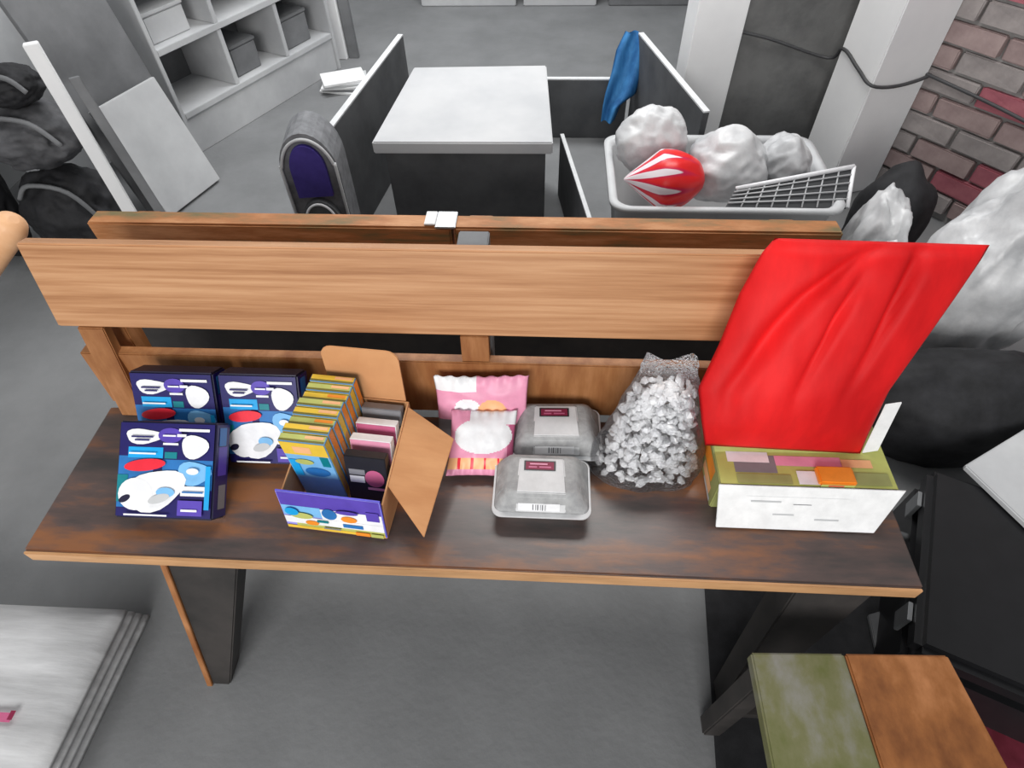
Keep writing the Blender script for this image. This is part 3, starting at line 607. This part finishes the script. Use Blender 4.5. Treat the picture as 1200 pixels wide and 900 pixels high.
# backpack
bp = empty('backpack', (-0.585, 1.66, 0), 'dark grey upright backpack with purple front panel and pale piping', 'backpack')
BM = Matrix.Translation((-0.585, 1.66, 0)) @ Matrix.Rotation(math.radians(8), 4, 'Z')
def arch(w_, h0, h1, n=14):                                     # outline, rounded top
    pts = [(-w_, h0)]+[(-w_*math.cos(math.pi*k/n), h1-w_*1.5+w_*1.5*math.sin(math.pi*k/n)) for k in range(n+1)]+[(w_, h0)]
    return pts
def arch_solid(name, w_, h0, h1, ya, yb, m, parent):
    bm = bmesh.new(); o = arch(w_, h0, h1)
    A = [bm.verts.new(BM @ Vector((x, ya, z))) for x, z in o]; B = [bm.verts.new(BM @ Vector((x*1.02, yb, z))) for x, z in o]
    bm.faces.new(A); bm.faces.new(B[::-1])
    for i in range(len(A)): bm.faces.new([A[i], A[(i+1) % len(A)], B[(i+1) % len(B)], B[i]])
    bmesh.ops.bevel(bm, geom=[e for e in bm.edges if e.calc_face_angle(0) > 1.0], offset=0.012, segments=3, affect='EDGES', clamp_overlap=True)
    return bm_obj(name, bm, m, parent, False)
arch_solid('body', 0.086, 0.0, 0.57, -0.05, 0.09, mat('grey_bag_fabric', (104, 105, 108), (130, 131, 134), 0.75, (30, 30, 30), bump=0.1), bp)
arch_solid('front_panel', 0.052, 0.375, 0.54, -0.066, -0.051, violetcloth, bp)
arch_solid('lower_pocket', 0.062, 0.08, 0.365, -0.075, -0.051, dgrey, bp)
tube('piping', [BM @ Vector((x, -0.056, z)) for x, z in arch(0.080, 0.02, 0.555, 10)], 0.005, lgrey, bp, 6)
tube('pocket_piping', [BM @ Vector((x, -0.080, z)) for x, z in arch(0.048, 0.285, 0.358, 8)], 0.004, pwhite, bp, 6)
tube('pocket_zip', [BM @ Vector(v) for v in ((-0.05, -0.081, 0.300), (0.0, -0.082, 0.292), (0.052, -0.081, 0.284))], 0.006, pwhite, bp, 6)

# plastic basket with mesh tray, bags in it
bs = empty('storage_basket', (0.66, 1.70, 0), 'large white plastic basket full of bags behind the benches', 'basket')
bl = [(0, 0.26, 0.15, 0.04), (0.02, 0.275, 0.165, 0.045), (0.385, 0.318, 0.20, 0.05), (0.388, 0.338, 0.218, 0.055), (0.400, 0.338, 0.218, 0.055), (0.400, 0.318, 0.200, 0.05), (0.385, 0.310, 0.192, 0.05), (0.03, 0.265, 0.155, 0.04)]
loft('basket_body', bl, lgrey, bs, Matrix.Translation((0.655, 1.73, 0)), 6)
# perforated tray standing slantwise in the basket
tr = empty('mesh_tray', (0.80, 1.66, 0.30), 'dark perforated tray with pale rim resting in the basket', 'tray')
A, B = PY(862, 222, 1.60), PY(1000, 196, 1.66); Cc, D = PY(992, 244, 1.56), PY(850, 243, 1.545)
TQ = [D, Cc, B, A]
bk = slab('tray_panel', TQ, 0.006, plain('tray_dark', (70, 71, 73), 0.5), tr)
nn = (TQ[1]-TQ[0]).cross(TQ[3]-TQ[0]).normalized()
tube('tray_rim', [A+nn*.004, B+nn*.004], 0.007, pwhite, tr, 8)
tube('tray_rim', [B+nn*.004, Cc+nn*.004], 0.006, pwhite, tr, 8)
for k in range(1, 8):
    u = k/8; tube('tray_bar', [D.lerp(Cc, u)+nn*.004, A.lerp(B, u)+nn*.004], 0.0025, lgrey, tr, 5)
for k in range(1, 5):
    u = k/5; tube('tray_bar', [D.lerp(A, u)+nn*.006, Cc.lerp(B, u)+nn*.006], 0.0025, lgrey, tr, 5)
def tip(p): # gathered towards the left
    s = 1.0 if p.x > -0.1 else max(0.22, 1+(p.x+0.1)*0.85); return Vector((p.x, p.y*s, p.z*s))
sb = blob('striped_bag', (0.475, 1.63, 0.425), (0.115, 0.085, 0.085), stripes, None, 0.08, 1.8, 4, 3, crisp=0.02, local=True, shape=tip)
tag(sb, 'red and white striped bag bulging out of the basket', 'bag')
for c, s, sd, lb in (((0.46, 1.82, 0.44), (0.10, 0.08, 0.10), 1, 'crumpled white plastic bag heaped behind the striped bag'),
                     ((0.69, 1.75, 0.40), (0.115, 0.11, 0.105), 2, 'round white plastic bag in the middle of the basket'),
                     ((0.868, 1.775, 0.40), (0.068, 0.09, 0.085), 5, 'flat white plastic bag lying behind the dark mesh tray')):
    tag(blob('plastic_bag', c, s, bagwhite, None, 0.22, 1.25, 5, sd, crisp=0.085), lb, 'bag', 'white plastic bags')
for c, s, sd, lb in (((1.10, 1.52, 0.20), (0.075, 0.10, 0.24), 7, 'white plastic bag squeezed between the basket and the dark bag'),
                     ((1.335, 1.36, 0.24), (0.15, 0.14, 0.33), 9, 'tall crumpled white plastic bag standing below the brick wall'),
                     ((0.99, 1.27, 0.20), (0.065, 0.08, 0.26), 12, 'narrow white plastic bag standing behind the red cloth')):
    tag(blob('plastic_bag', c, s, bagwhite, None, 0.20, 1.8, 5, sd, floor=0.002, crisp=0.09), lb, 'bag', 'white plastic bags')
tag(blob('dark_sack', (1.25, 1.74, 0.20), (0.11, 0.11, 0.20), black, None, 0.15, 1.6, 4, 4, floor=0.002, crisp=0.04), 'black sack below the white pillar', 'sack')

# blue cloth hanging from the corner of the board
A0 = Vector((0.50, 2.70, 0.447))
bm = bmesh.new(); G = {}; nu, nv = 14, 30
anch = PY(738, 40, 2.30); 
rowsB = [(0.0, (733, 36), (757, 40)), (0.2, (722, 58), (756, 62)), (0.5, (716, 85), (753, 92)), (0.72, (709, 108), (745, 112)), (0.86, (706, 124), (728, 124)), (1.0, (704, 141), (720, 143))]
def bl_edge(v):
    for (v0, a, b), (v1, a2, b2) in zip(rowsB, rowsB[1:]):
        if v <= v1+1e-9:
            k = (v-v0)/(v1-v0)
            return [(a[0]+(a2[0]-a[0])*k, a[1]+(a2[1]-a[1])*k), (b[0]+(b2[0]-b[0])*k, b[1]+(b2[1]-b[1])*k)]
for s in (1, -1):
    for i in range(nu+1):
        for j in range(nv+1):
            u, v = i/nu, j/nv; (ax, ay), (bx_, by) = bl_edge(v); yd = 2.70-0.12*v
            p = PY(ax+(bx_-ax)*u, ay+(by-ay)*u, yd)
            k = math.sin(math.pi*u)
            p.y += -s*0.010*k - 0.018*math.sin(u*9+v*2)*0.8
            if s == -1 and i in (0, nu): G[s, i, j] = G[1, i, j]
            else: G[s, i, j] = bm.verts.new(p)
for s in (1, -1):
    for i in range(nu):
        for j in range(nv): bm.faces.new([G[s, i, j], G[s, i+1, j], G[s, i+1, j+1], G[s, i, j+1]])
tag(bm_obj('blue_cloth', bm, bluecloth, None, True), 'crumpled blue cloth hanging over the corner of the dark board', 'cloth')

# ---- left background: shelf unit, leaning boards, papers, black bags
sh0, sh1 = Vector((-1.47, 2.50, 0)), Vector((-1.03, 3.45, 0))
sd_ = (sh1-sh0).normalized(); sa = math.atan2(sd_.y, sd_.x); SM = Matrix.Translation(sh0) @ Matrix.Rotation(sa, 4, 'Z'); SL = (sh1-sh0).length
su = empty('cubby_shelf', sh0, 'white cubby shelf unit standing by the left wall', 'shelf')
def sbox(name, lo, hi, m, parent=su): return box(name, lo, hi, m, parent, 0.002, SM)
rowsz = [0.0, 0.16, 0.42, 0.68, 0.94]
for z in rowsz[1:] : sbox('shelf_board', (0.02, 0.0, z), (SL-0.02, 0.30, z+0.025), lgrey)
sbox('plinth', (0.02, 0.01, 0.0), (SL-0.02, 0.30, 0.159), lgrey)
for x in (0.0, SL-0.02): sbox('side_panel', (x, 0.0, 0), (x+0.0199, 0.30, 0.99), lgrey)
for r in range(1, 4):
    for k in (1, 2): sbox('divider', (SL*k/3-0.012, 0.004, rowsz[r]+0.0255), (SL*k/3+0.012, 0.30, rowsz[r+1]-0.0005), lgrey)
sbox('back_panel', (0.0, 0.3005, 0), (SL, 0.312, 0.99), mgrey)
# things in the cubbies
for k, (r, c0, w_, h_, m, lb) in enumerate(((1, 1, 0.16, 0.12, mgrey, 'grey box in the bottom middle cubby of the shelf'), (2, 2, 0.20, 0.19, dgrey, 'dark grey box filling a cubby at the far end of the shelf'),
                                  (3, 0, 0.24, 0.15, dgrey, 'dark grey box in the top cubby at the near shelf end'), (2, 0, 0.2, 0.1, lgrey, 'pale box in the middle cubby at the near shelf end'), (1, 2, 0.18, 0.13, mgrey, 'grey box in the bottom cubby at the far shelf end'))):
    xx = SL*c0/3+0.05
    o = box('storage_box', (xx, 0.05, rowsz[r]+0.0256), (xx+w_, 0.28, rowsz[r]+0.0256+h_), m, None, 0.004, SM)
    box('box_lid', (xx-0.004, 0.046, rowsz[r]+0.0258+h_), (xx+w_+0.004, 0.284, rowsz[r]+0.04+h_), m, o, 0.003, SM)
    tag(o, lb, 'box', 'boxes in the cubby shelf')
# leaning boards (foot on the floor, head against the left)
def leaning(q, th, m, name, label, group='boards leaning at the left'):
    o = slab(name, q, th, m, None, 0.002); return tag(o, label, 'board', group)
f1, f2 = PZ(212, 252, 0.002), PZ(258, 214, 0.002)
d12 = (f2-f1); 
def leanq(fa, fb, lx, hz): return [fa, fb, fb+Vector((lx, 0.02, hz)), fa+Vector((lx, 0.02, hz))]
leaning(leanq(Vector((-1.385, 2.00, 0.012)), Vector((-1.285, 2.29, 0.012)), -0.10, 0.42), 0.02, lgrey, 'leaning_board', 'short pale grey board leaning in front of a darker one')
leaning(leanq(Vector((-1.47, 2.02, 0.012)), Vector((-1.355, 2.34, 0.012)), -0.18, 1.15), 0.02, mgrey, 'leaning_board', 'tall mid grey board leaning behind the short pale one')
leaning(leanq(Vector((-1.385, 1.78, 0.012)), Vector((-1.350, 1.80, 0.012)), -0.02, 0.72), 0.03, whitepaint, 'leaning_board', 'narrow white batten leaning beside the black bags')
leaning(leanq(Vector((-1.300, 1.84, 0.012)), Vector((-1.275, 1.86, 0.012)), -0.07, 0.60), 0.02, mgrey, 'leaning_board', 'narrow grey batten leaning next to the white one')
leaning(leanq(Vector((-1.92, 2.08, 0.02)), Vector((-1.78, 2.56, 0.02)), -0.20, 1.25), 0.02, lgrey, 'leaning_board', 'wide pale panel leaning against the left wall')
# white post by the shelf with grey board beside it
tag(box('wall_post', (-1.16, 3.56, 0), (-1.02, 3.68, 2.9), whitepaint, bevel=0.004), kind='structure')
tag(box('grey_plank', (-1.015, 3.58, 0.0), (-0.96, 3.61, 1.1), mgrey, bevel=0.003), 'narrow grey plank standing beside the white post', 'plank')
# papers
for k in range(5):
    p = PZ(405, 103, 0.0)
    o = box('paper_sheet', (-0.11, -0.08, 0.0005+k*0.012), (0.11, 0.08, 0.0115+k*0.012), [paper, mgrey, paper, lgrey, paper][k], None, 0.001, Matrix.Translation((p.x+0.01*(k % 2), p.y, 0)) @ Matrix.Rotation(0.15*k-0.2, 4, 'Z'))
    tag(o, ['bottom', 'second', 'middle', 'fourth', 'topmost'][k]+' bundle in the low stack of papers on the floor', 'paper', 'stack of papers')
# things along the far wall
for x0, x1, h_, d_, m, lb in ((-0.72, -0.1, 0.36, 0.4, lgrey, 'wide pale box by the far wall'), (-0.05, 0.42, 0.30, 0.35, whiteboard, 'white box by the far wall'), (0.5, 1.1, 0.5, 0.3, mgrey, 'grey box by the far wall')):
    o = box('far_box', (x0, 4.4, 0), (x1, 4.4+d_, h_), m, None, 0.006); box('box_lid', (x0-0.01, 4.39, h_+0.0005), (x1+0.01, 4.41+d_, h_+0.03), m, o, 0.004)
    tag(o, lb, 'box', 'boxes along the far wall')
# black bags and kit
darkgreyf = mat('charcoal_fabric', (60, 60, 62), (92, 92, 95), 0.7, (12, 12, 12), 5, bump=0.2)
for c, s, m, sd, lb in (((-1.60, 1.83, 0.15), (0.16, 0.13, 0.17), black, 21, 'black bag at the bottom of the heap by the leaning boards'),
                        ((-1.585, 1.84, 0.445), (0.15, 0.13, 0.10), darkgreyf, 22, 'charcoal bag in the middle of the heap by the leaning boards'),
                        ((-1.93, 1.78, 0.36), (0.13, 0.11, 0.38), black, 23, 'tall black bag standing beside the heap of dark bags'),
                        ((-1.545, 1.83, 0.605), (0.085, 0.08, 0.055), black, 25, 'small black pouch lying on top of the heap of dark bags')):
    e = blob('dark_bag', c, s, m, None, 0.13, 2.2, 5, sd, floor=0.002, crisp=0.07)
    c = Vector(c); tube('bag_strap', [c+Vector((-s[0]*.5, -s[1]*.8, s[2]*.7)), c+Vector((-s[0]*.1, -s[1]*.8, s[2]*1.0)), c+Vector((s[0]*.6, -s[1]*.7, s[2]*.8)), c+Vector((s[0]*.95, -s[1]*.6, 0))], 0.008, mgrey, e, 6)
    tag(e, lb, 'bag', 'dark bags heaped by the boards')
# rounded pale post end beside the bench
dv = Vector((-1.0, 0.0, -0.80)).normalized()
PM = Matrix.Translation((-0.848, 0.895, 0.772)) @ dv.to_track_quat('Z', 'Y').to_matrix().to_4x4()
pk = loft('leaning_pole', [(0.0, 0.008, 0.008, 0.0079), (0.004, 0.018, 0.018, 0.0179), (0.014, 0.026, 0.026, 0.0259), (0.03, 0.030, 0.030, 0.0299), (1.18, 0.030, 0.030, 0.0299)], pale_wood, None, PM)
tag(pk, 'pale wooden pole with rounded end leaning beside the bench', 'pole')

# ================================================================== RIGHT SIDE
tag(blob('black_sack', (1.24, 1.04, 0.12), (0.27, 0.14, 0.18), black, None, 0.14, 1.7, 5, 31, floor=0.002, crisp=0.05), 'big black sack slumped on the floor beside the bench end', 'sack')
cs = empty('black_case', (1.05, 0.52, 0), 'flat black case lying beside the bench end', 'case')
KM2 = Matrix.Translation((1.13, 0.50, 0)) @ Matrix.Rotation(math.radians(-24), 4, 'Z')
box('case_body', (-0.21, -0.22, 0.0), (0.21, 0.22, 0.155), blackpl, cs, 0.015, KM2)
box('case_lid', (-0.212, -0.222, 0.158), (0.212, 0.222, 0.215), blackpl, cs, 0.015, KM2)
tube('case_handle', [KM2 @ Vector(v) for v in ((-0.213, -0.07, 0.13), (-0.245, -0.06, 0.13), (-0.25, 0.0, 0.13), (-0.245, 0.06, 0.13), (-0.213, 0.07, 0.13))], 0.009, dgrey, cs, 8)
for yy in (-0.14, 0.14): box('case_latch', (-0.222, yy-0.02, 0.13), (-0.2135, yy+0.02, 0.19), steel, cs, 0.001, KM2)
gb = slab('pale_panel', [PZ(1131, 545, 0.235), PZ(1215, 625, 0.235), PZ(1285, 560, 0.235), PZ(1205, 500, 0.235)], 0.016, lgrey, None, 0.003)
tag(gb, 'pale grey panel lying on top of the black case', 'panel')
cc = [Vector((0.83+0.035*math.cos(a)+0.001*a, 0.80+0.05*math.sin(a), 0.02+0.006*a)) for a in [k*0.6 for k in range(32)]]
tag(tube('cable_coil', cc+[Vector((0.885, 0.83, 0.09)), Vector((0.91, 0.86, 0.03)), Vector((0.93, 0.93, 0.008))], 0.006, cablem, seg=6), 'loose coil of grey cable by the bench end', 'cable')
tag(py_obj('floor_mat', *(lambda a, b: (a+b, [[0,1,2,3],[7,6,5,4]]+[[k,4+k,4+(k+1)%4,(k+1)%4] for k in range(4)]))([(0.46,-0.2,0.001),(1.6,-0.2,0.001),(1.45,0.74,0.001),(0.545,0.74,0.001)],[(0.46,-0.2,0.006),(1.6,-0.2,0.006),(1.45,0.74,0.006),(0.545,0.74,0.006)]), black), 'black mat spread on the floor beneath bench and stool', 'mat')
# stool in the foreground
st = empty('wooden_stool', (0.64, 0.15, 0), 'low wooden stool with mottled stained top in front of the bench', 'stool')
stool_pale = mat('olive_stained_wood', (86, 92, 40), (128, 127, 120), 0.6, (16, 10, 9), 8, c3=(106, 106, 72), bump=0.12, lo=0.3, hi=0.7)
slab('top_plank', [(0.472, 0.010, 0.40), (0.628, 0.010, 0.40), (0.618, 0.309, 0.40), (0.473, 0.304, 0.40)], 0.026, stool_pale, st, 0.003)
slab('top_plank', [(0.6295, 0.010, 0.40), (0.824, 0.010, 0.40), (0.778, 0.314, 0.40), (0.6195, 0.309, 0.40)], 0.026, stool_wood, st, 0.003)
for x, y in ((0.495, 0.04), (0.785, 0.04), (0.745, 0.275), (0.495, 0.275)): box('leg', (x-0.018, y-0.018, 0.0065), (x+0.018, y+0.018, 0.3735), darkwood, st, 0.003)
for y in (0.04, 0.275): box('stretcher', (0.514, y-0.01, 0.14), (0.726, y+0.01, 0.17), darkwood, st, 0.002)
rg = slab('floor_cloth', [PZ(1105, 905, 0.018), PZ(1290, 905, 0.018), PZ(1250, 770, 0.018), PZ(1085, 770, 0.018)], 0.010, brickred, None, 0.003)
tag(rg, 'dark red cloth spread on the floor beside the stool', 'cloth')
tag(slab('floor_board', [PZ(1030, 775, 0.02), PZ(1110, 775, 0.02), PZ(1088, 700, 0.02), PZ(1018, 720, 0.02)], 0.012, mgrey, None, 0.002), 'small grey board lying on the floor between stool and bench', 'board')
# wrapped sheet at the lower left: folded layers
ws = empty('folded_sheet', (-0.9, 0.25, 0), 'white wrapped sheet folded in layers on the floor', 'sheet')
def soft_slab(name, quad, z0, th, m, parent, sd):
    bm = bmesh.new(); n = 26; G = {}
    for s in (0, 1):
        for i in range(n+1):
            for j in range(n+1):
                u, v = i/n, j/n; a = Vector(quad[0]).lerp(Vector(quad[1]), u); b = Vector(quad[3]).lerp(Vector(quad[2]), u); p = a.lerp(b, v)
                if s == 0 and (i in (0, n) or j in (0, n)): G[s, i, j] = None
                k = (1-abs(2*u-1)**10)*(1-abs(2*v-1)**10)
                z = z0 + (th*(0.35+0.65*k)+0.010*noise.noise(Vector((u*2+sd, v*9, sd)))*k if s else 0)
                G[s, i, j] = bm.verts.new((p.x, p.y, z))
    for s in (0, 1):
        for i in range(n):
            for j in range(n): bm.faces.new([G[s, i, j], G[s, i+1, j], G[s, i+1, j+1], G[s, i, j+1]])
    for i in range(n):
        for (a, b) in (((i, 0), (i+1, 0)), ((i, n), (i+1, n)), ((0, i), (0, i+1)), ((n, i), (n, i+1))):
            bm.faces.new([G[0, a[0], a[1]], G[0, b[0], b[1]], G[1, b[0], b[1]], G[1, a[0], a[1]]])
    return bm_obj(name, bm, m, parent, True)
z0 = 0.0
for k in range(4):
    zz = 0.012+k*0.034
    soft_slab('sheet_layer', [(-1.35, -0.05, 0), (-0.785+0.006*k, -0.05, 0), (-0.765+0.004*k, 0.440-0.008*k, 0), (-1.35, 0.45-0.012*k, 0)], zz-0.010, 0.032, sheetwhite, ws, k*2.3)
top = 0.012+3*0.034-0.010+0.036
decal('red_print', (-0.885, 0.190, top+0.002), (1, 0, 0), (0, 1, 0), [(dpink, rc(-0.08, 0.0, 0.028, 0.016)), (maroon, rc(0.020, 0.004, 0.030, 0.02))], ws)
